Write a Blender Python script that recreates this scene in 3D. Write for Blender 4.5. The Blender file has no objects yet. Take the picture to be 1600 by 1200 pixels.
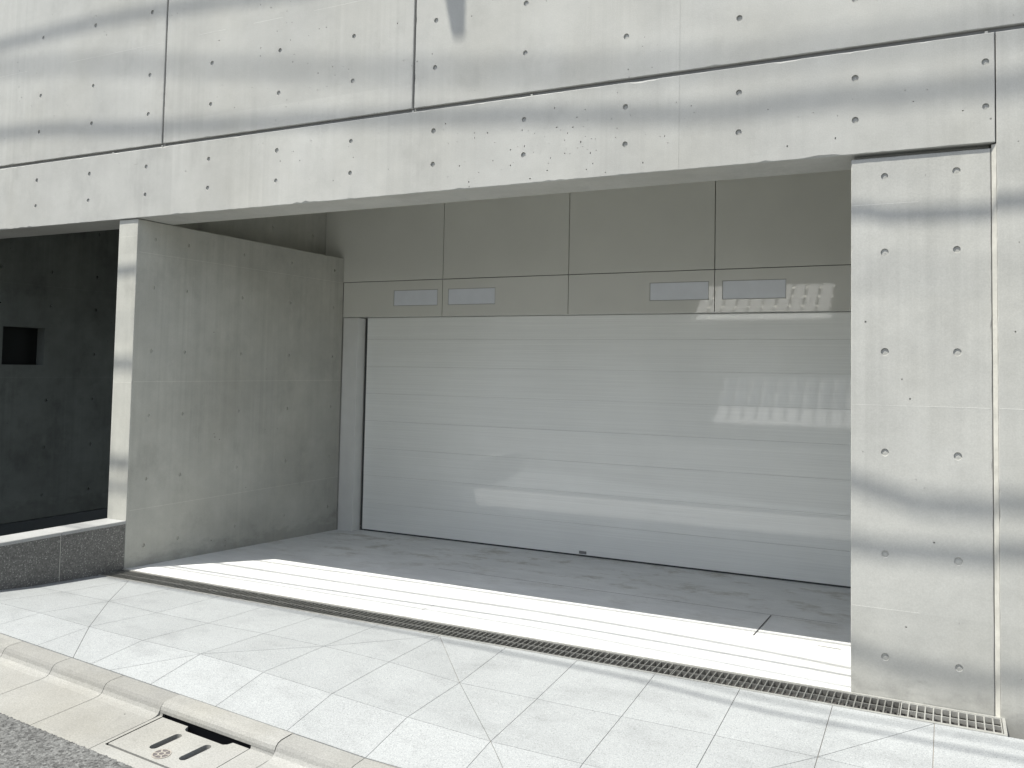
import bpy, bmesh, math, random
from mathutils import Vector, Matrix, noise
from mathutils.geometry import delaunay_2d_cdt
R = math.radians
random.seed(7)
sc = bpy.context.scene
COL = sc.collection

# ---------------------------------------------------------------- camera
cam_d = bpy.data.cameras.new('camera'); cam = bpy.data.objects.new('camera', cam_d); COL.objects.link(cam)
F, PX, PY, YAW, PITCH, ROLL = 1307.697, 876.285, 515.675, -.437, .047, .017
YAW, PITCH, ROLL = CAM_ANG = (-0.437, 0.047, 0.017)
cam_d.sensor_width = 36; cam_d.sensor_fit = 'HORIZONTAL'; cam_d.lens = F/1600*36
cam_d.shift_x = (800-PX)/1600; cam_d.shift_y = (PY-600)/1600
cam_d.clip_start = .05; cam_d.clip_end = 500
fw = Vector((math.sin(YAW)*math.cos(PITCH), math.cos(YAW)*math.cos(PITCH), math.sin(PITCH)))
r0 = Vector((math.cos(YAW), -math.sin(YAW), 0)); u0_ = r0.cross(fw)
c, s = math.cos(ROLL), math.sin(ROLL)
rt = c*r0+s*u0_; up = -s*r0+c*u0_
M = Matrix((rt, up, -fw)).transposed().to_4x4(); M.translation = Vector((.416, -4.014, 1.416))
cam.matrix_world = M
sc.camera = cam

# ---------------------------------------------------------------- sky, sun, exposure
SUN = Vector((-.57, -.85, 2.46)).normalized()          # towards the sun
w = bpy.data.worlds.new('World'); sc.world = w; w.use_nodes = True
nt = w.node_tree; bg = nt.nodes['Background']
sky = nt.nodes.new('ShaderNodeTexSky'); sky.sky_type = 'NISHITA'; sky.sun_disc = False
sky.sun_elevation = math.asin(SUN.z); sky.sun_rotation = math.atan2(SUN.x, SUN.y)
hs_ = nt.nodes.new('ShaderNodeHueSaturation'); hs_.inputs['Saturation'].default_value = .46
nt.links.new(sky.outputs[0], hs_.inputs['Color']); nt.links.new(hs_.outputs[0], bg.inputs[0]); bg.inputs[1].default_value = .14
ld = bpy.data.lights.new('sun', 'SUN'); ld.energy = 4.2; ld.angle = R(.53); ld.color = (1, .966, .885)
lo = bpy.data.objects.new('sun', ld); COL.objects.link(lo)
lo.rotation_euler = SUN.to_track_quat('Z', 'Y').to_euler()
sc.view_settings.view_transform = 'Standard'; sc.view_settings.look = 'None'
sc.view_settings.exposure = .75; sc.view_settings.gamma = 1
sc.render.engine = 'CYCLES'
sc.cycles.max_bounces = 12; sc.cycles.diffuse_bounces = 8; sc.cycles.glossy_bounces = 4

# ---------------------------------------------------------------- tagging
def tag(o, label=None, cat=None, group=None, kind=None):
    if label: o['label'] = label
    if cat: o['category'] = cat
    if group: o['group'] = group
    if kind: o['kind'] = kind
    return o
def empty(name, loc, label, cat, group=None):
    o = bpy.data.objects.new(name, None); COL.objects.link(o); o.location = loc; o.empty_display_size = .1
    return tag(o, label, cat, group)
def wpos(o):
    p = Vector(o.location)
    while o.parent: o = o.parent; p += Vector(o.location)
    return p

class MB:
    """collects geometry in world coordinates, links it as one mesh object"""
    def __init__(s): s.v = []; s.f = []; s.c = []
    def add(s, verts, faces, tone=.5):
        b = len(s.v); s.v += [tuple(p) for p in verts]
        s.f += [tuple(i+b for i in f) for f in faces]; s.c += [tone]*len(faces)
    def box(s, x0, x1, y0, y1, z0, z1, tone=.5):
        V = [(x, y, z) for z in (z0, z1) for y in (y0, y1) for x in (x0, x1)]
        s.add(V, [(0,2,3,1),(4,5,7,6),(0,1,5,4),(2,6,7,3),(0,4,6,2),(1,3,7,5)], tone)
    def cbox(s, x0, x1, y0, y1, z0, z1, c=.002, tone=.5):
        """box with chamfered edges"""
        bm = bmesh.new(); bmesh.ops.create_cube(bm, size=1)
        for v in bm.verts:
            v.co = Vector(((x0+x1)/2+v.co.x*(x1-x0), (y0+y1)/2+v.co.y*(y1-y0), (z0+z1)/2+v.co.z*(z1-z0)))
        bmesh.ops.bevel(bm, geom=bm.edges[:], offset=c, segments=1, affect='EDGES')
        bm.verts.index_update(); s.add([v.co.copy() for v in bm.verts], [[v.index for v in f.verts] for f in bm.faces], tone); bm.free()
    def tube(s, pts, r, n=10):
        rings = []
        for i, p in enumerate(pts):
            p = Vector(p); a = Vector(pts[max(i-1, 0)]); b = Vector(pts[min(i+1, len(pts)-1)])
            d = (b-a).normalized(); q = d.to_track_quat('Z', 'Y')
            rings.append([p+q@Vector((r*math.cos(t*math.tau/n), r*math.sin(t*math.tau/n), 0)) for t in range(n)])
        V = [p for g in rings for p in g]; Fc = []
        for i in range(len(pts)-1):
            for k in range(n):
                Fc.append((i*n+k, i*n+(k+1)%n, (i+1)*n+(k+1)%n, (i+1)*n+k))
        Fc += [tuple(range(n))[::-1], tuple((len(pts)-1)*n+k for k in range(n))]
        s.add(V, Fc)
    def build(s, name, mat, parent=None, smooth=False):
        me = bpy.data.meshes.new(name); off = wpos(parent) if parent else Vector()
        me.from_pydata([Vector(p)-off for p in s.v], [], s.f); me.update()
        at = me.attributes.new('tone', 'FLOAT', 'FACE')
        for i, t in enumerate(s.c): at.data[i].value = t
        bm = bmesh.new(); bm.from_mesh(me); bmesh.ops.recalc_face_normals(bm, faces=bm.faces[:]); bm.to_mesh(me); bm.free()
        if smooth:
            for p in me.polygons: p.use_smooth = True
        me.materials.append(mat)
        o = bpy.data.objects.new(name, me); COL.objects.link(o); o.parent = parent
        return o

def cdt(outer, holes):
    V = [Vector(p) for p in outer]; faces = [list(range(len(V)))]; ed = []
    for h in holes:
        b = len(V); V += [Vector(p) for p in h]; n = len(h)
        ed += [(b+i, b+(i+1) % n) for i in range(n)]
    vs, es, fs, ov, oe, of = delaunay_2d_cdt(V, ed, faces, 1, 1e-6)
    def inside(p, poly):
        k = False; n = len(poly)
        for i in range(n):
            a, b = poly[i], poly[(i+1) % n]
            if (a[1] > p[1]) != (b[1] > p[1]) and p[0] < (b[0]-a[0])*(p[1]-a[1])/(b[1]-a[1])+a[0]: k = not k
        return k
    out = []
    for f in fs:
        cx = sum(vs[i][0] for i in f)/len(f); cy = sum(vs[i][1] for i in f)/len(f)
        if not any(abs(cx-h[0][0]) < 2.5 and inside((cx, cy), h) for h in holes): out.append(tuple(f))
    remap = {}
    for i, src in enumerate(ov):
        for k in src: remap[k] = i
    return [tuple(v) for v in vs], out, remap

def wall_block(mb, fmap, u0, u1, v0, v1, w0, w1, holes=(), hr=.0150, hd=.0085, c=.003, jit=.0012, chip=.012, recess=(), pits=(), dents=()):
    """concrete block: front face with cast tie holes, worn chamfered edge, plain sides and back"""
    def ring():
        P = []; step = .035
        for (a, b) in (((u0, v0), (u1, v0)), ((u1, v0), (u1, v1)), ((u1, v1), (u0, v1)), ((u0, v1), (u0, v0))):
            L = math.dist(a, b); n = max(2, int(L/step))
            for i in range(n): P.append((a[0]+(b[0]-a[0])*i/n, a[1]+(b[1]-a[1])*i/n))
        return P
    P = ring(); cu, cv = (u0+u1)/2, (v0+v1)/2; front = []; mid = []
    for (a, b) in P:
        cc = c+random.uniform(-jit, jit)
        if random.random() < chip: cc += random.uniform(.002, .006)
        for (xu, xv, xr) in dents:
            if math.dist((a, b), (xu, xv)) < xr: cc += random.uniform(.002, .009)
        du = (cc if abs(a-u0) < 1e-6 else -cc if abs(a-u1) < 1e-6 else 0)
        dv = (cc if abs(b-v0) < 1e-6 else -cc if abs(b-v1) < 1e-6 else 0)
        front.append((a+du, b+dv)); mid.append(cc)
    hs = []
    for (a, b) in holes:
        if u0+.03 < a < u1-.03 and v0+.03 < b < v1-.03:
            r = hr*random.uniform(.93, 1.07)
            hs.append([(a+r*math.cos(t*math.tau/16), b+r*math.sin(t*math.tau/16)*1.03) for t in range(16)])
    ps = []
    for (a, b) in pits:
        if u0+.02 < a < u1-.02 and v0+.02 < b < v1-.02 and all(math.dist((a, b), q[0]) > .045 for q in hs) and all(math.dist((a, b), q[0]) > .016 for q in ps):
            r = random.choice((.0018, .0022, .0026, .0034, .0045)); e = random.uniform(.7, 1.3)
            ps.append([(a+r*e*math.cos(t*math.tau/7)*random.uniform(.8, 1.2), b+r/e*math.sin(t*math.tau/7)*random.uniform(.8, 1.2)) for t in range(7)])
    rs = [[(a, b), (a2, b), (a2, b2), (a, b2)] for (a, a2, b, b2, d) in recess]
    vs, fs, rm = cdt(front, hs+rs+ps)
    base = len(mb.v)
    mb.add([fmap(a, b, w0) for a, b in vs], fs)
    n = len(front); nf = len(vs)
    # chamfer + sides + back
    V = [fmap(*vs[rm[i]], w0) for i in range(n)]+[fmap(P[i][0], P[i][1], w0+max(.0006, mid[i]*.8)) for i in range(n)]+[fmap(P[i][0], P[i][1], w1) for i in range(n)]
    Fc = []
    for i in range(n):
        j = (i+1) % n; Fc += [(i, j, n+j, n+i), (n+i, n+j, 2*n+j, 2*n+i)]
    Fc.append(tuple(range(2*n, 3*n)))
    mb.add(V, Fc)
    for h in hs:
        cx = sum(p[0] for p in h)/16; cy = sum(p[1] for p in h)/16; d = hd*random.uniform(.8, 1.15)
        ox, oy = random.uniform(-.001, .001), random.uniform(-.001, .001)
        V = [fmap(a, b, w0) for a, b in h]+[fmap(cx+ox+(a-cx)*.93, cy+oy+(b-cy)*.93, w0+d) for a, b in h]+[fmap(cx, cy, w0+d*.7)]
        Fc = [(i, (i+1) % 16, 16+(i+1) % 16, 16+i) for i in range(16)]+[(16+i, 16+(i+1) % 16, 32) for i in range(16)]
        mb.add(V, Fc)
    for h in ps:
        cx = sum(p[0] for p in h)/7; cy = sum(p[1] for p in h)/7
        mb.add([fmap(a, b, w0) for a, b in h]+[fmap(cx+(a-cx)*.9, cy+(b-cy)*.9, w0+.007) for a, b in h], [(i, (i+1) % 7, 7+(i+1) % 7, 7+i) for i in range(7)]+[tuple(range(7, 14))])
    for (a, a2, b, b2, d) in recess:
        q = [(a, b), (a2, b), (a2, b2), (a, b2)]
        V = [fmap(x, y, w0) for x, y in q]+[fmap(x, y, w0+d) for x, y in q]
        mb.add(V, [(i, (i+1) % 4, 4+(i+1) % 4, 4+i) for i in range(4)]+[(4, 5, 6, 7)])
def scatter(n, u0, u1, v0, v1, cluster=False):
    if not cluster: return [(random.uniform(u0, u1), random.uniform(v0, v1)) for _ in range(n)]
    return [(random.gauss((u0+u1)/2, (u1-u0)/4), random.gauss((v0+v1)/2, (v1-v0)/4)) for _ in range(n)]
FY = lambda yp: (lambda u, v, w: (u, yp+w, v))             # face looking towards the street
FX = lambda xp: (lambda u, v, w: (xp-w, u, v))             # face looking towards +x
def seam_h(mb, x0, x1, yp, z, w=.0030, h=.00035):
    n = max(1, int((x1-x0)/.25)); prev = 0
    for i in range(n):
        if random.random() < .3: continue
        a = x0+(x1-x0)*i/n; b = x0+(x1-x0)*(i+1)/n
        zz = z+random.uniform(-.0004, .0004); mb.box(a, b, yp-h*random.uniform(.5, 1.1), yp+.002, zz, zz+w*random.uniform(.6, 1.2), .95)  # paler tone paints the light caught by the seam fin
def seam_v(mb, x, yp, z0, z1, w=.002, h=.0007):
    mb.box(x, x+w, yp-h, yp+.002, z0, z1, .35)
def seam_xh(mb, xp, y0, y1, z, w=.0030, h=.0004):
    mb.box(xp-.002, xp+h, y0, y1, z, z+w, .95)  # same pale tone, caught light put into the seam colour

# ---------------------------------------------------------------- materials
def new_mat(name):
    m = bpy.data.materials.new(name); m.use_nodes = True
    n = m.node_tree; return m, n, n.nodes['Principled BSDF']
class NG:
    def __init__(s, n): s.n = n
    def nd(s, t, **k):
        x = s.n.nodes.new(t)
        for a, b in k.items(): setattr(x, a, b)
        return x
    def pos(s): 
        g = s.nd('ShaderNodeNewGeometry'); return g.outputs['Position']
    def mapping(s, v, scale, loc=(0, 0, 0)):
        m = s.nd('ShaderNodeMapping'); m.inputs['Scale'].default_value = scale; m.inputs['Location'].default_value = loc
        s.n.links.new(v, m.inputs['Vector']); return m.outputs[0]
    def noise(s, v, scale, detail=4, rough=.55):
        t = s.nd('ShaderNodeTexNoise'); t.inputs['Scale'].default_value = scale; t.inputs['Detail'].default_value = detail; t.inputs['Roughness'].default_value = rough
        s.n.links.new(v, t.inputs['Vector']); return t.outputs['Fac']
    def voro(s, v, scale, feat='F1', out='Distance'):
        t = s.nd('ShaderNodeTexVoronoi', feature=feat); t.inputs['Scale'].default_value = scale
        s.n.links.new(v, t.inputs['Vector']); return t.outputs[out]
    def rng(s, v, a, b, c, d, smooth=False):
        t = s.nd('ShaderNodeMapRange'); t.clamp = True
        if smooth: t.interpolation_type = 'SMOOTHSTEP'
        for i, q in zip(('From Min', 'From Max', 'To Min', 'To Max'), (a, b, c, d)): t.inputs[i].default_value = q
        s.n.links.new(v, t.inputs['Value']); return t.outputs[0]
    def m(s, op, a, b=None):
        t = s.nd('ShaderNodeMath', operation=op)
        for i, q in enumerate((a, b)):
            if q is None: continue
            if isinstance(q, (int, float)): t.inputs[i].default_value = q
            else: s.n.links.new(q, t.inputs[i])
        return t.outputs[0]
    def mul(s, *a):
        r = a[0]
        for q in a[1:]: r = s.m('MULTIPLY', r, q)
        return r
    def mixc(s, f, a, b):
        t = s.nd('ShaderNodeMix', data_type='RGBA')
        for i, q in ((0, f), (6, a), (7, b)):
            if isinstance(q, (int, float)): t.inputs[i].default_value = q
            elif isinstance(q, tuple): t.inputs[i].default_value = (*q, 1)
            else: s.n.links.new(q, t.inputs[i])
        return t.outputs[2]
    def vscale(s, col, f):
        t = s.nd('ShaderNodeVectorMath', operation='SCALE')
        if isinstance(col, tuple): t.inputs[0].default_value = col
        else: s.n.links.new(col, t.inputs[0])
        s.n.links.new(f, t.inputs['Scale']); return t.outputs[0]
    def bump(s, h, dist, strength=1):
        t = s.nd('ShaderNodeBump'); t.inputs['Distance'].default_value = dist; t.inputs['Strength'].default_value = strength
        s.n.links.new(h, t.inputs['Height']); return t.outputs[0]
    def attr(s, name):
        t = s.nd('ShaderNodeAttribute'); t.attribute_name = name; return t.outputs['Fac']

def concrete(name, col, mott=.10, streak=.07, pits=1., warm=(.93, .90, .82), warmf=.25, rough=.78, grain=.05, footdirt=True):
    m, n, b = new_mat(name); g = NG(n); p = g.pos()
    big = g.rng(g.noise(p, 1.1, 5, .6), .32, .68, 1-mott, 1+mott)
    mid = g.rng(g.noise(g.mapping(p, (1, 1, 1), (7, 3, 2)), 6.5, 4, .6), .3, .7, 1-mott*.5, 1+mott*.45)
    st = g.rng(g.noise(g.mapping(p, (26, 26, .55)), 1.0, 4, .65), .3, .72, 1+streak*.6, 1-streak)
    stm = g.rng(g.noise(g.mapping(p, (1.3, 1.3, .5), (3, 9, 1)), 1.2, 2), .4, .62, 0, 1)
    st = g.m('ADD', 1, g.m('MULTIPLY', g.m('SUBTRACT', st, 1), stm))
    fine = g.rng(g.noise(p, 170, 2, .5), .3, .7, 1-grain, 1+grain)
    # formwork boards 1.8 x 0.9 m, each a shade of its own
    sep = g.nd('ShaderNodeSeparateXYZ'); n.links.new(p, sep.inputs[0])
    ix = g.m('FLOOR', g.m('MULTIPLY', g.m('ADD', sep.outputs[0], 2.62), 1/1.8)); iz = g.m('FLOOR', g.m('MULTIPLY', g.m('SUBTRACT', sep.outputs[2], .378), 1/.9))
    cmb = g.nd('ShaderNodeCombineXYZ'); n.links.new(ix, cmb.inputs[0]); n.links.new(iz, cmb.inputs[1])
    wn = g.nd('ShaderNodeTexWhiteNoise'); n.links.new(cmb.outputs[0], wn.inputs['Vector'])
    board = g.rng(wn.outputs['Value'], 0, 1, .965, 1.03)
    stain = g.rng(g.noise(g.mapping(p, (1.4, 1.4, .9), (11, 4, 8)), 2.6, 7, .68), .54, .76, 1, 1-mott*1.5)
    sepz = g.nd('ShaderNodeSeparateXYZ'); n.links.new(p, sepz.inputs[0])
    dz_ = g.m('ADD', sepz.outputs[2], g.rng(g.noise(g.mapping(p, (1, 1, 2), (2, 2, 2)), 7, 5, .65), .3, .7, -.07, .09))
    foot = g.rng(dz_, -.03, .10, .80 if footdirt else 1, 1, True)
    # scattered air voids
    vd = g.voro(p, 21); rare = g.rng(g.noise(g.mapping(p, (1, 1, 1), (5, 5, 5)), 2.1, 3), .50, .64, 0, .105)
    pit = g.m('MULTIPLY', g.m('LESS_THAN', vd, rare), g.m('GREATER_THAN', g.voro(p, 21, out='Color'), .62))
    pitf = g.m('SUBTRACT', 1, g.m('MULTIPLY', pit, .5*pits))
    f = g.mul(big, mid, st, fine, board, pitf, stain, foot, g.rng(g.attr('tone'), 0, 1, .70, 1.30))
    base = g.mixc(g.rng(g.noise(g.mapping(p, (1, 1, .6), (1, 2, 3)), 1.6, 3), .42, .7, 0, warmf), col, tuple(a*bb for a, bb in zip(col, warm)))
    n.links.new(g.vscale(base, f), b.inputs['Base Color'])
    h = g.m('ADD', g.m('MULTIPLY', g.noise(p, 60, 3), .35), g.m('MULTIPLY', g.noise(p, 9, 2), 1.2))
    h = g.m('SUBTRACT', h, g.m('MULTIPLY', pit, 1.6*pits))
    n.links.new(g.bump(h, .0014, .8), b.inputs['Normal'])
    b.inputs['Roughness'].default_value = rough; b.inputs['Specular IOR Level'].default_value = .3
    return m
CW = (.426, .428, .404)
M_conc = concrete('facade_concrete', CW, mott=.085)
M_side = concrete('side_wall_concrete', (.435, .435, .395), mott=.12, streak=.10, pits=1.2)
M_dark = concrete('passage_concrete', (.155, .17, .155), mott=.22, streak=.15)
M_kerb = concrete('kerb_concrete', (.280, .281, .268), mott=.10, streak=.0, pits=1.4, warmf=.5, rough=.85, grain=.14, footdirt=False)
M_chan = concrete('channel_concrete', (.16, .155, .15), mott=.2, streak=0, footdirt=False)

def simple(name, col, rough=.5, metal=0., spec=.5, var=.06, scale=8, bump=0., coat=0.):
    m, n, b = new_mat(name); g = NG(n); p = g.pos()
    f = g.rng(g.noise(p, scale, 4), .3, .7, 1-var, 1+var)
    n.links.new(g.vscale(col, f), b.inputs['Base Color'])
    b.inputs['Roughness'].default_value = rough; b.inputs['Metallic'].default_value = metal; b.inputs['Specular IOR Level'].default_value = spec
    b.inputs['Coat Weight'].default_value = coat; b.inputs['Coat Roughness'].default_value = .03; b.inputs['Coat IOR'].default_value = 1.6
    if bump: n.links.new(g.bump(g.noise(p, scale*6, 3), bump, .7), b.inputs['Normal'])
    return m
M_void = simple('dark_void', (.012, .012, .013), .9)
M_joint = simple('joint_sealant', (.10, .10, .10), .8, spec=.2)
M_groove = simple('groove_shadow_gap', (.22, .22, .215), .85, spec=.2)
M_panel = simple('painted_cladding', (.60, .602, .555), .35, spec=.4, var=.03, scale=2.2, coat=1.)
M_light = simple('frosted_acrylic', (.66, .69, .73), .22, spec=.5, var=.03)
M_frame = simple('thin_steel_frame', (.34, .34, .33), .5)
M_steel = simple('galvanised_steel', (.42, .42, .40), .42, metal=.85, var=.18, scale=40)
M_steel2 = simple('bright_steel_rail', (.60, .60, .57), .38, metal=.7, var=.12, scale=30)
M_trim = simple('aluminium_trim', (.64, .645, .62), .4, metal=.05, var=.03)
M_seal = simple('light_mortar_fillet', (.50, .49, .44), .8, var=.12, scale=20, bump=.001)
M_cable = simple('black_cable', (.03, .03, .03), .6)
M_opp = simple('rendered_wall_far_side', (.42, .40, .37), .8, var=.1, scale=1)
M_white = simple('white_painted_slats', (.86, .86, .85), .5, var=.05, scale=3)

def m_door():
    m, n, b = new_mat('brushed_door_slats'); g = NG(n); p = g.pos()
    hair = g.noise(g.mapping(p, (1.2, 1, 240)), 1.0, 3, .6)
    f = g.mul(g.rng(hair, .3, .7, .94, 1.05), g.rng(g.noise(p, 1.5, 3), .3, .7, .97, 1.03))
    n.links.new(g.vscale((.80, .815, .785), f), b.inputs['Base Color'])
    b.inputs['Metallic'].default_value = .08; b.inputs['Coat Weight'].default_value = 1; b.inputs['Coat Roughness'].default_value = .04; b.inputs['Coat IOR'].default_value = 1.6
    n.links.new(g.rng(hair, .3, .7, .30, .42), b.inputs['Roughness'])
    n.links.new(g.bump(hair, .0003, .5), b.inputs['Normal'])
    return m
M_door = m_door()

def m_tile():
    m, n, b = new_mat('granite_paving'); g = NG(n); p = g.pos()
    tone = g.rng(g.attr('tone'), 0, 1, .965, 1.03)
    sp = g.rng(g.noise(p, 190, 3, .7), .28, .72, .72, 1.24)
    dk = g.m('SUBTRACT', 1, g.m('MULTIPLY', g.m('LESS_THAN', g.voro(p, 85), .17), .33))
    lt = g.m('ADD', 1, g.m('MULTIPLY', g.m('LESS_THAN', g.voro(g.mapping(p, (1, 1, 1), (3, 3, 3)), 70), .17), .12))
    big = g.rng(g.noise(p, 1.6, 5, .6), .3, .7, .93, 1.05)
    dirt = g.rng(g.noise(g.mapping(p, (1, 1.7, 1), (2.2, .6, 0)), 2.6, 7, .72), .50, .74, 1, .80)
    sp_st = g.m('SUBTRACT', 1, g.m('MULTIPLY', g.m('LESS_THAN', g.voro(g.mapping(p, (1, 1, 1), (8, 1, 0)), 9), .035), .28))
    n.links.new(g.vscale((.302, .317, .322), g.mul(tone, sp, dk, lt, big, dirt, sp_st)), b.inputs['Base Color'])
    n.links.new(g.bump(g.noise(p, 220, 2), .0007, .7), b.inputs['Normal'])
    b.inputs['Roughness'].default_value = .62; b.inputs['Specular IOR Level'].default_value = .35
    return m
M_tile = m_tile()
M_grout = simple('paving_grout', (.27, .24, .205), .9, spec=.1, var=.15, scale=30)

def m_floor():
    m, n, b = new_mat('garage_floor_finish'); g = NG(n); p = g.pos()
    big = g.rng(g.noise(p, 1.3, 6, .62), .3, .7, .90, 1.06)
    tr = g.rng(g.noise(g.mapping(p, (1.3, 1.9, 1), (4.4, 1.0, 0)), 2.3, 8, .74), .52, .72, 1, .60)
    yy = g.nd('ShaderNodeSeparateXYZ'); n.links.new(p, yy.inputs[0])
    back = g.rng(yy.outputs[1], .75, 1.7, .12, 1)
    tr = g.m('ADD', 1, g.m('MULTIPLY', g.m('SUBTRACT', tr, 1), back))
    sw = g.rng(g.noise(g.mapping(p, (1.2, 3, 1), (1, 1, 0)), 3, 6, .7), .35, .7, 1.04, .90)
    fine = g.rng(g.noise(p, 90, 3), .3, .7, .97, 1.03)
    col = g.mixc(g.rng(tr, .6, 1, 1, 0), (.70, .71, .70), (.60, .575, .50))
    n.links.new(g.vscale(col, g.mul(big, tr, sw, fine)), b.inputs['Base Color'])
    n.links.new(g.bump(g.noise(p, 40, 4), .001, .6), b.inputs['Normal'])
    b.inputs['Roughness'].default_value = .6
    return m
M_floor = m_floor()

def m_granite():
    m, n, b = new_mat('dark_granite'); g = NG(n); p = g.pos()
    sp = g.rng(g.noise(p, 95, 4, .75), .3, .7, .45, 1.6)
    lt = g.m('ADD', 1, g.m('MULTIPLY', g.m('LESS_THAN', g.voro(p, 75), .26), 1.3))
    big = g.rng(g.noise(p, 2.5, 4), .3, .7, .88, 1.12)
    n.links.new(g.vscale((.118, .117, .110), g.mul(sp, lt, big)), b.inputs['Base Color'])
    b.inputs['Roughness'].default_value = .55
    return m
M_gran = m_granite()
def m_coping():
    m, n, b = new_mat('pale_granite_coping'); g = NG(n); p = g.pos()
    sp = g.rng(g.noise(p, 150, 3, .7), .3, .7, .85, 1.15)
    n.links.new(g.vscale((.33, .335, .33), g.mul(sp, g.rng(g.noise(p, 4, 4), .3, .7, .93, 1.06))), b.inputs['Base Color'])
    b.inputs['Roughness'].default_value = .5; return m
M_cop = m_coping()
def m_asphalt():
    m, n, b = new_mat('asphalt'); g = NG(n); p = g.pos()
    cell = g.voro(p, 95, out='Color'); sp = g.rng(cell, 0, 1, .3, 1.9)
    sp2 = g.rng(g.noise(p, 260, 3, .7), .3, .7, .7, 1.35)
    n.links.new(g.vscale((.088, .090, .088), g.mul(sp, sp2, g.rng(g.noise(p, 2, 4), .3, .7, .9, 1.1))), b.inputs['Base Color'])
    n.links.new(g.bump(g.m('SUBTRACT', 1, g.voro(p, 120)), .003, .8), b.inputs['Normal'])
    b.inputs['Roughness'].default_value = .8; return m
M_asph = m_asphalt()

# ---------------------------------------------------------------- levels measured for this place
HX = [-7.07, -6.47, -5.872, -5.275, -4.680, -4.081, -3.483, -2.891, -2.294, -1.704, -1.111, -.520, .019, .556]
HZ_LO = [2.586, 2.782]; HZ_UP = [3.154, 3.433, 3.883, 4.33, 4.78, 5.23]
ZB, ZG = 2.4267, 2.9204
XL, XLL, D = -4.754, -4.944, 2.22
FZ = lambda y: -.008-.042*max(0, y)                   # garage floor falls slightly to the door
def zk(x): return -.209-.0625*x if x < -1.6 else -.109-.012*(x+1.6)   # kerb top level along the street

# ================================================================= STRUCTURE: ground, road, paving
mb = MB(); mb.box(-60, 60, -60, 40, -1.9, -1.5)
tag(mb.build('ground', M_asph), kind='structure')

# --- sidewalk of 40 cm granite tiles, warped where the kerb is dropped
XS = [-4.754]+[-4.46+.4005*i for i in range(14)]+[1.146, 1.547, 1.947, 2.347, 2.747, 3.147]
YS = [-.178, -.62, -1.03, -1.305]
ZT = {  # heights at rows y=-.62, -1.03, -1.305 for X=-4.46+.4005 i
 0: [.018, .060, .070], 1: [.016, .052, .050], 2: [.004, .036, .018], 3: [.003, .026, -.005], 4: [.006, .022, -.030], 5: [.002, .002, -.055],
 6: [-.012, -.024, -.080], 7: [-.042, -.050, -.103], 8: [-.045, -.070, -.109], 9: [-.046, -.073, -.112], 10: [-.046, -.075, -.114], 11: [-.048, -.078, -.118], 12: [-.060, -.088, -.122]}
def zrow(i, j):
    if j == 0: return -.010
    k = min(max(i-1, 0), 12); z = ZT[k][j-1]
    if j == 3: z = zk(XS[i])
    if i > 13: z -= .002*(i-13)
    return z
mb = MB(); bed = MB()
def tilepoly(P, tone):
    g_ = .0013; n = len(P); cx = sum(p[0] for p in P)/n; cy = sum(p[1] for p in P)/n
    # inset each edge
    Q = []
    for i in range(n):
        a, b, c_ = Vector(P[i-1]), Vector(P[i]), Vector(P[(i+1) % n])
        d1 = (b-a).to_2d().normalized(); d2 = (c_-b).to_2d().normalized()
        n1 = Vector((-d1.y, d1.x)); n2 = Vector((-d2.y, d2.x)); bis = (n1+n2); l = bis.length_squared
        off = bis*(2*g_/l) if l > 1e-6 else n1*g_
        Q.append((b.x+off.x, b.y+off.y, b.z))
    V = Q+[(q[0], q[1], q[2]-.02) for q in Q]
    mb.add(V, [tuple(range(n))]+[(i, i+n, (i+1) % n+n, (i+1) % n) for i in range(n)], tone)
for i in range(len(XS)-1):
    for j in range(3):
        A = (XS[i], YS[j], zrow(i, j)); B = (XS[i+1], YS[j], zrow(i+1, j)); Cc = (XS[i+1], YS[j+1], zrow(i+1, j+1)); Dd = (XS[i], YS[j+1], zrow(i, j+1))
        t = random.random()
        k = i-1
        diag = None
        # folds cut through the tiles: '\' from back-left to front-right, '/' the other way
        if (k, j) in ((0, 0), (1, 1), (2, 2), (6, 0), (7, 1), (8, 2)): diag = '\\'
        if (k, j) in ((5, 0), (4, 1), (3, 2), (11, 0), (10, 1), (9, 2)): diag = '/'
        if diag == '\\':
            if j == 2: E_ = (A[0]+.27, YS[3], zk(A[0]+.27)); pl = [[Dd, E_, A], [A, E_, Cc, B]]
            else: pl = [[Dd, Cc, A], [A, Cc, B]]
        elif diag == '/':
            if j == 2: E_ = (B[0]-.27, YS[3], zk(B[0]-.27)); pl = [[Dd, E_, B, A], [E_, Cc, B]]
            else: pl = [[Dd, B, A], [Dd, Cc, B]]
        else: pl = [[Dd, Cc, A], [A, Cc, B]] if abs((A[2]+Cc[2])-(B[2]+Dd[2])) < 0 else [[Dd, Cc, B, A]]
        for q_ in pl:
            tilepoly(q_, t+(random.uniform(-.15, .15) if len(pl) > 1 else 0)); bed.add([(p[0], p[1], p[2]-.0045) for p in q_], [tuple(range(len(q_)))])
sw = mb.build('sidewalk', M_tile); tag(sw, kind='structure')
tag(bed.build('sidewalk_bed', M_grout), kind='structure')

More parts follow.
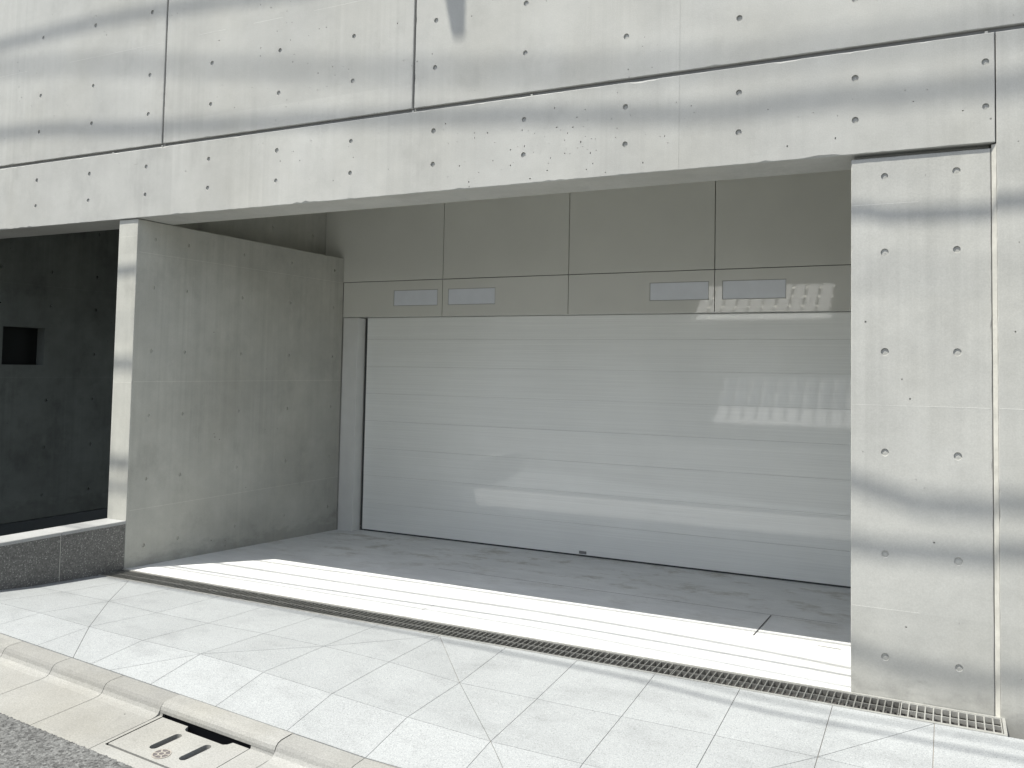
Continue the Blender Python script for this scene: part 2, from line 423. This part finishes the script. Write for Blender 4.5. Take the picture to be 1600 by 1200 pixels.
# --- garage floor
mb = MB(); xs = [XL-.0+(.3-XL)*i/40 for i in range(41)]; ys = [.012+(2.6-.012)*i/24 for i in range(25)]
V = [(x, y, FZ(y)) for y in ys for x in xs]; mb.add(V, [(j*41+i, j*41+i+1, (j+1)*41+i+1, (j+1)*41+i) for j in range(24) for i in range(40)])
mb.add([(XL, .012, -.008), (.3, .012, -.008), (.3, .012, -.06), (XL, .012, -.06)], [(0, 1, 2, 3)])
tag(mb.build('garage_floor', M_floor), kind='structure')
mb = MB()
for (x0, y0, x1, y1, wd) in ((-.585, .715, -.585, 1.22, .007), (-3.0, 1.25, -.2, 1.235, .004), (-2.42, .02, -2.42, .32, .003), (-.24, .70, -.12, .695, .006)):
    d = Vector((x1-x0, y1-y0)).normalized(); nx, ny = -d.y*wd/2, d.x*wd/2
    mb.add([(x0+nx, y0+ny, FZ(y0)+.003), (x1+nx, y1+ny, FZ(y1)+.003), (x1-nx, y1-ny, FZ(y1)+.003), (x0-nx, y0-ny, FZ(y0)+.003)], [(0, 1, 2, 3)])
tag(mb.build('floor_joints', M_joint), kind='structure')

# --- road with a rough asphalt edge
def zroad(x, y): return zk(x)-.066+.014-(abs(y+1.75))*.012
mb = MB(); x0, x1, y0, y1 = -3.7, -1.7, -2.35, -1.752; nx, ny = 400, 110
V = []
for j in range(ny+1):
    for i in range(nx+1):
        x = x0+(x1-x0)*i/nx; y = y0+(y1-y0)*j/ny
        n1 = noise.noise(Vector((x*95, y*95, 0))); n2 = noise.noise(Vector((x*190, y*190, 5)))
        z = zroad(x, y)+.0026*n1+.0016*n2
        if j == ny: y += .006*noise.noise(Vector((x*60, 3, 0)))+.004*n2; z -= .001
        V.append((x, y, z))
mb.add(V, [(j*(nx+1)+i, j*(nx+1)+i+1, (j+1)*(nx+1)+i+1, (j+1)*(nx+1)+i) for j in range(ny) for i in range(nx)])
b = len(mb.v)
for i in range(nx+1): p = mb.v[ny*(nx+1)+i]; mb.v.append((p[0], p[1]-.002, p[2]-.05))
for i in range(nx): mb.f.append((ny*(nx+1)+i, ny*(nx+1)+i+1, b+i+1, b+i)); mb.c.append(.5)
xe = [-30, -14, -8, -5, -3.7, -1.7, 0, 3, 8, 20, 30]
for i in range(len(xe)-1):
    a, c_ = xe[i], xe[i+1]
    yn = -2.35 if (a, c_) == (-3.7, -1.7) else -1.752
    mb.add([(a, -7.2, zroad(max(a, -7), -5)), (c_, -7.2, zroad(max(c_, -7), -5)), (c_, yn, zroad(max(c_, -7), yn)), (a, yn, zroad(max(a, -7), yn))], [(0, 1, 2, 3)])
tag(mb.build('road', M_asph), kind='structure')

# ================================================================= KERB UNITS AND STREET INLET
PROF = [(-1.307, -.002), (-1.312, 0), (-1.374, -.002), (-1.392, -.007), (-1.403, -.017), (-1.409, -.031), (-1.417, -.044), (-1.431, -.051), (-1.455, -.054), (-1.750, -.066)]
def kerb_unit(name, xa, xb, label):
    mb = MB(); n = len(PROF); k = 3; V = []
    for s_ in range(k+1):
        x = xa+.0015+(xb-xa-.003)*s_/k
        V += [(x, y, zk(x)+z) for y, z in PROF]+[(x, -1.750, zk(x)-.16), (x, -1.307, zk(x)-.16)]
    m_ = n+2; Fc = []
    for s_ in range(k):
        for i in range(m_): Fc.append((s_*m_+i, s_*m_+(i+1) % m_, (s_+1)*m_+(i+1) % m_, (s_+1)*m_+i))
    Fc += [tuple(range(m_)), tuple(k*m_+i for i in range(m_))]
    mb.add(V, Fc); t0 = random.uniform(-.10, .12)
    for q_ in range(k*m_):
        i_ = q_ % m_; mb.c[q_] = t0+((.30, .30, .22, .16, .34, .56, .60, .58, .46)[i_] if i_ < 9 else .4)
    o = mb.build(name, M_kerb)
    return tag(o, label, 'kerb', 'concrete gutter kerb units along the street')
js = [-2.668-.363*i for i in range(7)]
lab = ['concrete gutter kerb unit just left of the slotted inlet cover', 'second gutter kerb unit to the left of the slotted inlet cover',
       'third gutter kerb unit left of the inlet, mostly at the left picture edge', 'fourth gutter kerb unit left of the inlet, only its kerb top in view',
       'fifth gutter kerb unit left of the inlet, at the far left edge', 'sixth gutter kerb unit left of the inlet, beyond the picture edge']
for i in range(6): kerb_unit('kerb_unit', js[i+1], js[i], lab[i])
lab = ['gutter kerb unit directly right of the slotted inlet cover', 'second gutter kerb unit right of the inlet at the bottom edge']
for i in range(8):
    kerb_unit('kerb_unit', -2.02+.363*i, -2.02+.363*(i+1), lab[i] if i < 2 else '%s gutter kerb unit to the right of the inlet, below the picture' % ['third', 'fourth', 'fifth', 'sixth', 'seventh', 'eighth'][i-2])
# inlet
inl = empty('gutter_inlet', (-2.34, -1.53, zk(-2.34)-.06), 'street gutter inlet with a slotted concrete lid and round emblem', 'drain inlet')
XA, XB = -2.6665, -2.0215
mb = MB(); CXA, CXB, CYA, CYB = -2.645, -2.150, -1.668, -1.399      # lid opening
def prof_z(y):
    for (a, za), (b_, zb) in zip(PROF, PROF[1:]):
        if b_ <= y <= a: return za+(zb-za)*(a-y)/(a-b_)
    return PROF[-1][1]
n = 7; P6 = PROF[:5]+[(-1.4085, -.030), (-1.4095, -.0425)]
k = 4; V = []
for s_ in range(k+1):
    x = XA+(XB-XA)*s_/k; V += [(x, y, zk(x)+z+.002) for y, z in P6]
mb.add(V, [(s_*n+i, s_*n+i+1, (s_+1)*n+i+1, (s_+1)*n+i) for s_ in range(k) for i in range(n-1)])
# under the kerb nose
mb.add([(XA, -1.4095, zk(XA)-.0405), (XB, -1.4095, zk(XB)-.0405), (XB, -1.392, zk(XB)-.044), (XA, -1.392, zk(XA)-.044)], [(0, 1, 2, 3)])
APR = lambda x, y: zk(x)-.0525-.0135*((-1.412-y)/.338)
# apron around the lid (four strips)
def apron(xa, xb, ya, yb):
    mb.add([(xa, ya, APR(xa, ya)), (xb, ya, APR(xb, ya)), (xb, yb, APR(xb, yb)), (xa, yb, APR(xa, yb))], [(0, 1, 2, 3)])
apron(XA, XB, -1.750, CYA-.012); apron(XA, CXA-.005, CYA-.012, -1.412); apron(CXB+.005, XB, CYA-.012, -1.412)
for (a, b_) in ((XA, CXA-.005), (CXB+.005, XB)):      # fillets beside the lid up to the nose
    F4 = [(-1.4095, -.041), (-1.410, -.046), (-1.412, -.0520)]
    V = [(x, y, zk(x)+z-.0005) for x in (a, b_) for y, z in F4]
    mb.add(V, [(0, 1, 4, 3), (1, 2, 5, 4)])
mb.build('inlet_frame', M_kerb, inl); mb = MB()
# pit walls, coloured black to stand for the unlit depth
zt, zb_ = zk(-2.4)-.05, zk(-2.4)-.35
for q in (((CXA-.005, CYA-.012), (CXB+.005, CYA-.012)), ((CXB+.005, CYA-.012), (CXB+.005, -1.385)), ((CXA-.005, -1.385), (CXA-.005, CYA-.012))):
    (a, b_), (c_, d_) = q; mb.add([(a, b_, zk(a)-.055-(.012 if b_ < -1.5 else 0)), (c_, d_, zk(c_)-.055-(.012 if d_ < -1.5 else 0)), (c_, d_, zb_), (a, b_, zb_)], [(0, 1, 2, 3)])
mb.box(CXA-.02, CXB+.02, CYA-.02, -1.38, zb_-.02, zb_); mb.add([(CXA-.01, -1.393, zk(CXA)-.042), (CXB+.01, -1.393, zk(CXB)-.042), (CXB+.01, -1.390, zb_), (CXA-.01, -1.390, zb_)], [(0, 1, 2, 3)]); mb.build('pit', M_void, inl)
# lid with slots and rear grab notch
out = [(CXA, CYA), (CXB, CYA), (CXB, -1.414), (-2.238, -1.414), (-2.245, -1.434), (-2.260, -1.446), (-2.470, -1.446), (-2.486, -1.436), (-2.493, -1.414), (CXA, -1.414)]
def slot(x0, y0, x1, y1, r):
    P = []
    for t in range(9): a = math.pi+math.pi*t/8; P.append((x0+r*math.cos(a), y0+r*math.sin(a)))
    for t in range(9): a = math.pi*t/8; P.append((x1+r*math.cos(a), y1+r*math.sin(a)))
    return P
sl = [slot(-2.475, -1.592, -2.466, -1.492, .0185), slot(-2.309, -1.592, -2.300, -1.492, .0185)]
vs, fs, rm = cdt(out, sl); mb = MB(); LZ = lambda x, y: APR(x, y)-.001
mb.add([(x, y, LZ(x, y)) for x, y in vs], fs)
for loop in [out]+sl:
    n = len(loop); V = [(x, y, LZ(x, y)) for x, y in loop]+[(x, y, LZ(x, y)-.03) for x, y in loop]
    mb.add(V, [(i, (i+1) % n, n+(i+1) % n, n+i) for i in range(n)])
lid = mb.build('lid', M_kerb, inl)
# emblem: cast disc with a ring and a six-armed knot
mb = MB(); ex, ey, er = -2.403, -1.618, .036; ez = 0
def ring(r0_, r1_, h, n=36):
    V = []
    for t in range(n):
        a = t*math.tau/n
        for r_, z in ((r0_, h), (r1_, h), (r1_, 0), (r0_, 0)): x, y = ex+r_*math.cos(a), ey+r_*math.sin(a); V.append((x, y, LZ(x, y)+z))
    mb.add(V, [(4*t+q, 4*t+(q+1) % 4, 4*((t+1) % n)+(q+1) % 4, 4*((t+1) % n)+q) for t in range(n) for q in range(4)])
ring(er*.88, er, .0024); ring(er*.26, er*.42, .0024)
for t in range(6):
    a = t*math.tau/6+.3; d = Vector((math.cos(a), math.sin(a))); nrm = Vector((-d.y, d.x))*er*.07
    q = [Vector((ex, ey))+d*er*.42-nrm, Vector((ex, ey))+d*er*.88-nrm, Vector((ex, ey))+d*er*.88+nrm, Vector((ex, ey))+d*er*.42+nrm]
    mb.add([(p.x, p.y, LZ(p.x, p.y)+.0022) for p in q], [(0, 1, 2, 3)])
mb.build('emblem', simple('worn_cast_emblem', (.30, .28, .25), .6), lid)
mb = MB(); V = [(ex+er*math.cos(t*math.tau/32), ey+er*math.sin(t*math.tau/32)) for t in range(32)]
mb.add([(x, y, LZ(x, y)+.0008) for x, y in V], [tuple(range(32))]); mb.build('emblem_disc', simple('dark_cast_disc', (.11, .10, .10), .7), lid)

# ================================================================= DRAIN CHANNEL AND GRATES
ch = empty('drain_channel', (-2.0, -.085, -.01), 'long linear drain channel frame across the garage entrance', 'drain channel')
DX0, DX1, DY0, DY1 = XL+.0, .612, -.176, .010
mb = MB()
mb.box(DX0, DX1, DY0-.002, DY0+.010, -.05, -.0065); mb.box(DX0, DX1, DY1-.012, DY1, -.05, -.0045); mb.box(DX1-.012, DX1+.0005, DY0+.0105, DY1-.0125, -.05, -.0066)
mb.build('edge_rail', M_steel2, ch)
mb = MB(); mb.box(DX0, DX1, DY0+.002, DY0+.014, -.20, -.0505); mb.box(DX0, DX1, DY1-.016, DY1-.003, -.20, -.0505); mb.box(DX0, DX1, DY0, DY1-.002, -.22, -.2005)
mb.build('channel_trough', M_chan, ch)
cuts = [-4.744, -3.753, -2.762, -1.769, -.788, .210, .599]
gl = ['drain grate at the far left end beside the granite wall', 'second drain grate from the granite wall', 'third drain grate from the granite wall',
      'fourth drain grate, in front of the garage door centre', 'fifth drain grate, ending just at the right pillar', 'short light drain grate in front of the right pillar']
for i in range(6):
    a, b_ = cuts[i]+.002, cuts[i+1]-.002; zt = -.0085+(.0012 if i == 5 else 0)
    g_ = empty('drain_grate', ((a+b_)/2, -.083, zt), gl[i], 'drain grate', 'steel grates of the drain channel')
    ya, yb = DY0+.012, DY1-.014
    mb = MB(); mb.box(a, b_, ya, ya+.005, zt-.022, zt); mb.box(a, b_, yb-.005, yb, zt-.022, zt)
    mb.box(a, a+.004, ya+.0055, yb-.0055, zt-.022, zt-.0002); mb.box(b_-.004, b_, ya+.0055, yb-.0055, zt-.022, zt-.0002)
    mb.build('frame', M_steel2 if i == 5 else M_steel, g_)
    mb = MB(); n = int((b_-a)/.0297)
    for t in range(1, n): x = a+(b_-a)*t/n; mb.box(x-.0026, x+.0026, ya+.006, yb-.006, zt-.020, zt-.0006)
    mb.box(a+.005, b_-.005, (ya+yb)/2-.0025, (ya+yb)/2+.0025, zt-.018, zt-.0014)
    mb.build('bars', M_steel2 if i == 5 else M_steel, g_)

# ================================================================= CONCRETE BUILDING
bd = empty('concrete_building', (-2.2, 0, 0), 'pale board-cast concrete building front with recessed garage and tie holes', 'building')
G1, G2, GH = -4.5295, -2.4416, .010
ZLO, ZHI = ZG-.011, ZG+.011
# upper wall in three cast bays
holes = [(x, z) for x in HX+[1.15, 1.75, 2.35] for z in HZ_UP]
bays = [(-9.2, -6.62), (-6.604, G1-.008), (G1+.008, G2-.008), (G2+.008, 3.4)]
for k, (a, b_) in enumerate(bays):
    mb = MB(); hl = holes
    wall_block(mb, FY(0), a, b_, ZHI, 6.2, 0, .22, hl, pits=scatter(30, a, b_, ZHI, 4.4), chip=.02)
    for z in (3.645, 4.545):
        if b_ > -6.6: seam_h(mb, max(a, -6.6)+.05, b_-.01 if k < 3 else -2.6, 0, z)
    if k == 3: seam_v(mb, -.823, 0, ZHI, 4.6)
    mb.build('upper_wall', M_conc, bd)
# groove backing
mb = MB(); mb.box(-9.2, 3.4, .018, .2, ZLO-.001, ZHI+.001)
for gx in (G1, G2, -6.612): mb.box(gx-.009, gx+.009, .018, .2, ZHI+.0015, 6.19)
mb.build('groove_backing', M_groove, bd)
# lintel beam
mb = MB(); hl = [(x, z) for x in HX for z in HZ_LO]
wall_block(mb, FY(0), -9.2, .5915, ZB, ZLO, 0, .30, hl, chip=.09, dents=[(-.13, ZB, .07), (-3.2, ZB, .05), (-1.0, ZLO, .06), (-.3, ZLO, .05)], pits=scatter(60, -2.2, -.9, 2.44, 2.82, True)+scatter(40, -7, .5, 2.44, 2.9))
seam_v(mb, -.823, 0, ZB, ZLO)
# small snapped form-tie stubs bridging the groove
for x in (-4.53, -5.03, -2.4416, -1.66, .56): mb.box(x-.006, x+.006, .001, .02, ZLO-.002, ZLO+.009)
mb.build('lintel_beam', M_conc, bd)
# right pillar
mb = MB(); pz = [.1697, .6197, 1.0697, 1.5197, 1.9697, 2.317]
wall_block(mb, FY(.015), 0, .5742, -.06, ZB-.022, 0, .5, [(x, z) for x in (.1447, .4397) for z in pz], hr=.0165, hd=.0062, chip=.02, pits=scatter(16, 0, .57, .1, 2.4))
mb.box(.01, .57, .06, .4, ZB-.0215, ZB-.0005)
for z in (.378, 1.279, 2.19): seam_h(mb, .004, .567, .015, z)
mb.build('pillar', M_conc, bd)
# end wall to the right, its cast fillet
mb = MB(); wall_block(mb, FY(.002), .596, 3.4, -.2, ZLO, 0, .5, [], chip=.12, jit=.002, pits=scatter(30, .6, 1.4, 0, 2.9))
for z in (.378, 1.279): seam_h(mb, .60, 3.3, .002, z)
mb.build('end_wall', M_conc, bd)
mb = MB()
V = [(.577, .034, -.1), (.5955, .004, -.1), (.5955, .05, -.1), (.577, .05, -.1)]
zs = [-.01+.03*i for i in range(82)]
P = []
for z in zs:
    j = random.uniform(-.0012, .0012); P += [(.577, .0155, min(z, 2.422)), (.5952+j*.3, .0035+abs(j), min(z, 2.422)), (.5955, .05, min(z, 2.422)), (.577, .05, min(z, 2.422))]
mb.add(P, [(4*i+q, 4*i+(q+1) % 4, 4*i+4+(q+1) % 4, 4*i+4+q) for i in range(81) for q in range(4)])
mb.build('corner_fillet', M_seal, bd)
# left side wall with its narrow front end
mb = MB(); wy = [.1584, .447, .987, 1.529, 2.082]; wz = [.1286, .5934, 1.0405, 1.4979, 1.9507, 2.297]
wall_block(mb, FX(XL), .013, D-.002, -.2, ZB-.005, 0, XL-XLL, [(y, z) for y in wy for z in wz], hr=.0125, hd=.008)
for z in (.385, 1.278, 2.19): seam_xh(mb, XL, .03, D-.01, z)
seam_h(mb, XLL+.004, XL-.004, .013, 1.272); seam_h(mb, XLL+.004, XL-.004, .013, 2.30)
mb.build('side_wall', M_side, bd)
mb = MB(); wall_block(mb, FX(-4.99), .302, D+.3, ZB+.002, 3.1, 0, .25, [(y, 2.62) for y in (.447, .987, 1.529, 2.04)])
mb.build('upper_side_wall', M_side, bd)
# slab over garage and passage, rear mass
mb = MB(); mb.box(-9.2, 3.4, .3005, 6, 3.1005, 3.3); mb.build('ceiling_slab', M_side, bd)
mb = MB(); mb.box(-5.24, 3.4, 2.62, 2.9, -.3, 3.099); mb.build('rear_wall', M_side, bd)
mb = MB(); mb.box(.3, .5695, .5305, 2.619, -.2, 3.099); mb.build('right_inner_wall', M_side, bd)
# passage wall on the far left (shaded) with a square vent, and its plinth
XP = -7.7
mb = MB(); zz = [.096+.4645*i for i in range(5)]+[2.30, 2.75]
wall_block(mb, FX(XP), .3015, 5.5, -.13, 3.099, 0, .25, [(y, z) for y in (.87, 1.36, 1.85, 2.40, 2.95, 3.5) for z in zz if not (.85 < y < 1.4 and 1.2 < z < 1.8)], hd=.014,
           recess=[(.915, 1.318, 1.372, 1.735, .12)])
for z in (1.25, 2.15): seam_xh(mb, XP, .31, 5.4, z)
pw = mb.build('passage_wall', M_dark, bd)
mb = MB()
mb.box(XP-.119, XP-.112, .916, 1.317, 1.373, 1.734)  # flat back plate, the opening's shade put into its near-black colour
mb.build('vent', simple('vent_shade_panel', (.012, .014, .013), .6, spec=.2), pw)
mb = MB(); mb.box(XP-.2, XP+.02, .3015, 5.5, -1.5, -.132); mb.build('plinth', simple('wet_dark_plinth', (.045, .055, .058), .4), bd)
mb = MB(); mb.box(-9.2, -5.0, 5.5, 5.7, -1.5, 3.099); mb.build('passage_end_wall', M_dark, bd)
mb = MB(); mb.box(-9.2, -4.98, -1.1, 5.49, -1.5, -1.2); mb.build('sunken_floor', simple('dark_steps_floor', (.045, .048, .048), .7), bd)

# cladding panels over the door (joints 1.22 m apart), lights let into four of them
PXs = [-4.990, -3.6565, -2.4345, -1.2125, .3]
LW = {0: [(-4.180, -3.706)], 1: [(-3.598, -3.122)], 2: [(-1.731, -1.257)], 3: [(-1.1535, -.679)]}
for k in range(4):
    a, b_ = PXs[k]+.003, PXs[k+1]-.003
    mb = MB(); mb.cbox(a, b_, D, D+.03, 2.198, 3.098, .0015); mb.build('cladding_panel', M_panel, bd)
    mb = MB(); a2 = a if k else XL+.002; (la, lb) = LW[k][0]; z0, z1 = 1.868, 2.192; h0, h1 = 1.965, 2.108
    q = [(a2, z0), (b_, z0), (b_, z1), (a2, z1)]; hq = [(la, h0), (lb, h0), (lb, h1), (la, h1)]
    V = [(x, D, z) for x, z in q]+[(x, D, z) for x, z in hq]+[(x, D+.03, z) for x, z in q]+[(x, D+.03, z) for x, z in hq]
    Fc = [(0, 1, 5, 4), (1, 2, 6, 5), (2, 3, 7, 6), (3, 0, 4, 7)]+[(i, (i+1) % 4, 8+(i+1) % 4, 8+i) for i in range(4)]+[(4+i, 4+(i+1) % 4, 12+(i+1) % 4, 12+i) for i in range(4)]+[(8, 9, 13, 12), (9, 10, 14, 13), (10, 11, 15, 14), (11, 8, 12, 15)]
    mb.add(V, Fc); pn = mb.build('cladding_panel', M_panel, bd)
    mb = MB(); e = .004
    for (xa, xb, za, zb2) in ((la+.001, lb-.001, h0+.001, h0+e), (la+.001, lb-.001, h1-e, h1-.001), (la+.001, la+e, h0+e, h1-e), (lb-e, lb-.001, h0+e, h1-e)): mb.box(xa, xb, D+.0005, D+.02, za, zb2)
    fr = mb.build('light_frame', M_frame, pn)
    mb = MB(); mb.box(la+e+.0005, lb-e-.0005, D+.002, D+.012, h0+e+.0005, h1-e-.0005); mb.build('light_lens', M_light, pn)
mb = MB(); mb.box(-4.985, .295, D+.031, D+.06, 1.90, 3.097); mb.build('panel_backing', M_joint, bd)
# door: boxed left guide, slats, rail, lip
mb = MB(); mb.cbox(XL+.006, -4.579, D+.004, D+.115, -.13, 1.862, .002); mb.build('guide_column', M_trim, bd)
mb = MB(); mb.box(-4.579, -4.552, D+.125, D+.2, -.13, 1.862); mb.build('guide_slot', simple('dark_rubber', (.05, .055, .055), .7), bd)
dr = empty('garage_door', (-2.1, D+.13, -.1), None, None); dr.parent = bd; dr.location = Vector((-2.1, D+.13, -.1))-wpos(bd)
del_keys = [k for k in dr.keys()]
YD = D+.115; SZ = [-.093, .155, .406, .658, .910, 1.164, 1.417, 1.668, 1.868]
for i in range(len(SZ)-1):
    mb = MB(); a, b_ = SZ[i]+.0004, SZ[i+1]-.0004
    pr = [(a, .0007), (a+.0012, .0001), (a+.003, 0), (b_-.003, 0), (b_-.0015, .0003), (b_, .0015)]
    m_ = len(pr); V = []
    for x in (-4.553, .299): V += [(x, YD+w_, z) for z, w_ in pr]+[(x, YD+.03, b_), (x, YD+.03, a)]
    t = m_+2; mb.add(V, [(q, (q+1) % t, t+(q+1) % t, t+q) for q in range(t)]+[tuple(range(t)), tuple(range(t, 2*t))])
    mb.build('door_slat', M_door, dr)
mb = MB(); mb.box(-4.54, .298, YD+.008, YD+.028, -.14, -.0935); mb.build('rubber_seal', bpy.data.materials['dark_rubber'], dr)
mb = MB(); mb.cbox(-2.350, -2.285, YD-.006, YD-.0005, -.085, -.062, .002); mb.build('pull_plate', simple('dull_pull_plate', (.25, .25, .25), .4, metal=.6), dr)
mb = MB(); mb.box(-4.575, .298, D+.045, D+.110, 1.8705, 1.8875); mb.build('head_trim', M_trim, bd)

# ================================================================= LOW GRANITE WALL
lw = empty('low_wall', (-4.85, -.6, 0), 'low dark granite wall with pale coping running to the street', 'low wall')
ys_ = [.0125, -.449, -.93, -1.30]
for a, b_ in zip(ys_, ys_[1:]):
    mb = MB(); mb.cbox(XLL+.01, XL, b_+.003, a-.003, -.25, .298, .0015); mb.build('granite_slab', M_gran, lw)
mb = MB(); mb.box(XLL+.016, XL-.004, -1.296, .010, -.24, .297); mb.build('joint_mortar', M_seal, lw)
for a, b_ in ((.0125, -.449), (-.449, -1.32)):
    mb = MB(); mb.cbox(XLL-.004, XL+.0035, b_+.002, a-.001, .2985, .322, .003); mb.build('coping_stone', M_cop, lw)

# ================================================================= OVERHEAD CABLES (their shadows cross the front)
def shadow_cable(pts, L, r, label, ext=True):
    """pts: points (x, z) where the sun drops this cable's shadow on the plane of the front; L: metres up the sun ray"""
    pts = sorted(pts); (xa, za), (xb, zb2) = pts[0], pts[-1]
    sa = (pts[1][1]-za)/(pts[1][0]-xa)*.3; sb = (zb2-pts[-2][1])/(xb-pts[-2][0])*.3
    pts = [(-24, za-.02+sa*2)]+[(xa-4, za+sa*-2)]+pts+[(xb+4, zb2+sb*2)]+[(22, zb2+.1)]
    P = [Vector((x, 0, z))+SUN*L for x, z in pts]
    out = []                                                  # smooth
    for i in range(len(P)-1):
        p0, p1, p2, p3 = P[max(i-1, 0)], P[i], P[i+1], P[min(i+2, len(P)-1)]
        for t in range(6):
            t /= 6; out.append(.5*((2*p1)+(p2-p0)*t+(2*p0-5*p1+4*p2-p3)*t*t+(3*p1-p0-3*p2+p3)*t**3))
    out.append(P[-1]); mb = MB(); mb.tube(out, r, 8); o = mb.build('overhead_cable', M_cable, smooth=True)
    return tag(o, label, 'cable', 'overhead cables above the pavement')
shadow_cable([(-6.43, 3.909), (-4.9, 3.90), (-3.7, 3.82), (-2.7, 3.80), (-1.5, 3.86)], 5.4, .0155, 'highest overhead cable, casting the top left shadow band')
shadow_cable([(-6.4, 3.72), (-3.0, 3.235), (-1.03, 2.975), (.5, 2.93)], 8.5, .014, 'thin slanting overhead cable with the faint shadow band')
shadow_cable([(-6.36, 3.19), (-4.7, 3.055), (-3.13, 2.94), (-1.9, 2.825), (-.75, 2.705), (-.1, 2.70), (.7, 2.675)], 5.4, .0155, 'overhead cable casting the long shadow band along the groove')
shadow_cable([(-4.82, 2.10), (-3.2, 2.24), (-1.0, 2.30), (.0, 2.21), (.6, 2.17)], 3.2, .014, 'overhead cable casting the dark band on both pillars')
shadow_cable([(-4.82, 1.44), (-3.3, 1.45), (-2.0, 1.50), (-.9, 1.30), (-.2, 1.05), (.19, .92), (.7, .89)], 4.6, .018, 'sagging overhead cable casting the middle floor stripe')
shadow_cable([(-4.84, .75), (-3.1, .84), (-1.9, .95), (-.7, .82), (.03, .69), (.7, .69)], 4.0, .0165, 'overhead cable casting the wavy lower floor stripe')
shadow_cable([(-4.8, .58), (-2.1, .60), (-1.0, .44), (.03, .22), (.7, .17)], 4.6, .0125, 'low overhead cable casting the lowest band on the pillar')
shadow_cable([(-4.7, -.55), (-2.5, -.62), (-.9, -.76), (-.08, -1.0), (.66, -1.0)], 7.5, .011, 'overhead cable casting the stripe on the paving near the drain')
shadow_cable([(-4.7, -.35), (-2.5, -.40), (-.95, -.46), (-.09, -.70), (.66, -.70)], 8, .008, 'thin overhead cable casting the faint stripe beside the drain')
shadow_cable([(-5, 1.70), (-2.0, 2.02), (0.6, 1.9)], 8.0, .005, 'thinnest overhead cable with the barely visible shadow')
q = Vector((-2.167, 0, 3.60))+SUN*3.3
mb = MB(); mb.cbox(q.x-.045, q.x+.045, q.y-.05, q.y+.05, q.z-.16, q.z+.25, .01)
cb = mb.build('cable_box', M_cable); tag(cb, 'small black cable junction box hanging above the front wall', 'junction box')

# ================================================================= FAR SIDE OF THE STREET (seen only in the sheen of the door)
ob = empty('opposite_house', (-3, -11.5, 0), 'plain rendered house on the far side of the street behind the viewer', 'house')
mb = MB(); mb.box(-16, 9, -17, -11.5, -1.4, 5.2); mb.build('wall', M_opp, ob)
mb = MB(); mb.box(-16.2, 9.2, -17.2, -11.3, 5.201, 5.4); mb.build('roof', simple('grey_flat_roof', (.2, .2, .2), .8), ob)
for k, x in enumerate((-9, -6, -2.4, 1.2, 4.5)):
    mb = MB(); mb.cbox(x-.8, x+.8, -11.52, -11.45, 1.0, 2.2, .01); mb.build('window', simple('far_window_glass', (.05, .06, .07), .1), ob)
mb = MB(); mb.box(-30, 30, -17, -7.2, -1.45, -.16); tag(mb.build('far_pavement', M_tile), kind='structure')
def canopy(x0, x1, y0, z0, y1, z1, label, posts_to):
    t = empty('added_slat_reflector', ((x0+x1)/2, y0, z0), label, 'canopy')
    mb = MB(); n = int((x1-x0)/.27); p_ = (x1-x0)/n; dz = (z1-z0)/(y1-y0)
    def slab(xa, xb, ya, yb, lift, th):
        za, zb2 = z0+dz*(ya-y0)+lift, z0+dz*(yb-y0)+lift
        mb.add([(xa, ya, za), (xb, ya, za), (xb, yb, zb2), (xa, yb, zb2), (xa, ya, za-th), (xb, ya, za-th), (xb, yb, zb2-th), (xa, yb, zb2-th)],
               [(0, 1, 2, 3), (7, 6, 5, 4), (0, 4, 5, 1), (1, 5, 6, 2), (2, 6, 7, 3), (3, 7, 4, 0)])
    for i in range(n): slab(x0+p_*i+.02, x0+p_*(i+1)-.035, y0, y1, 0, .015)
    mb.build('reflector_slats', M_white, t)
    mb = MB()
    for f in (.08, .36, .64, .92): y_ = y0+(y1-y0)*f; slab(x0, x1, y_+.02, y_-.02, -.0155, .03)
    mb.build('purlin', M_steel, t)
    for x in (x0+.1, x1-.1):
        mb = MB(); mb.cbox(x-.025, x+.025, y1-.02, y1+.03, -.16, z1-.02, .003); mb.build('post', M_steel, t)
    for x in (x0+.1, x1-.1):
        mb = MB(); mb.cbox(x-.02, x+.02, y0-.03, y0+.02, -.16, z0-.02, .003); mb.build('post', M_steel, t)
canopy(-3.85, -.6, -7.6, .42, -8.7, 1.34, 'low white slatted reflector added across the street for the door sheen', 0)
canopy(-4.5, -1.75, -8.6, 2.52, -9.6, 3.30, 'tall white slatted reflector added across the street for the panel sheen', 0)
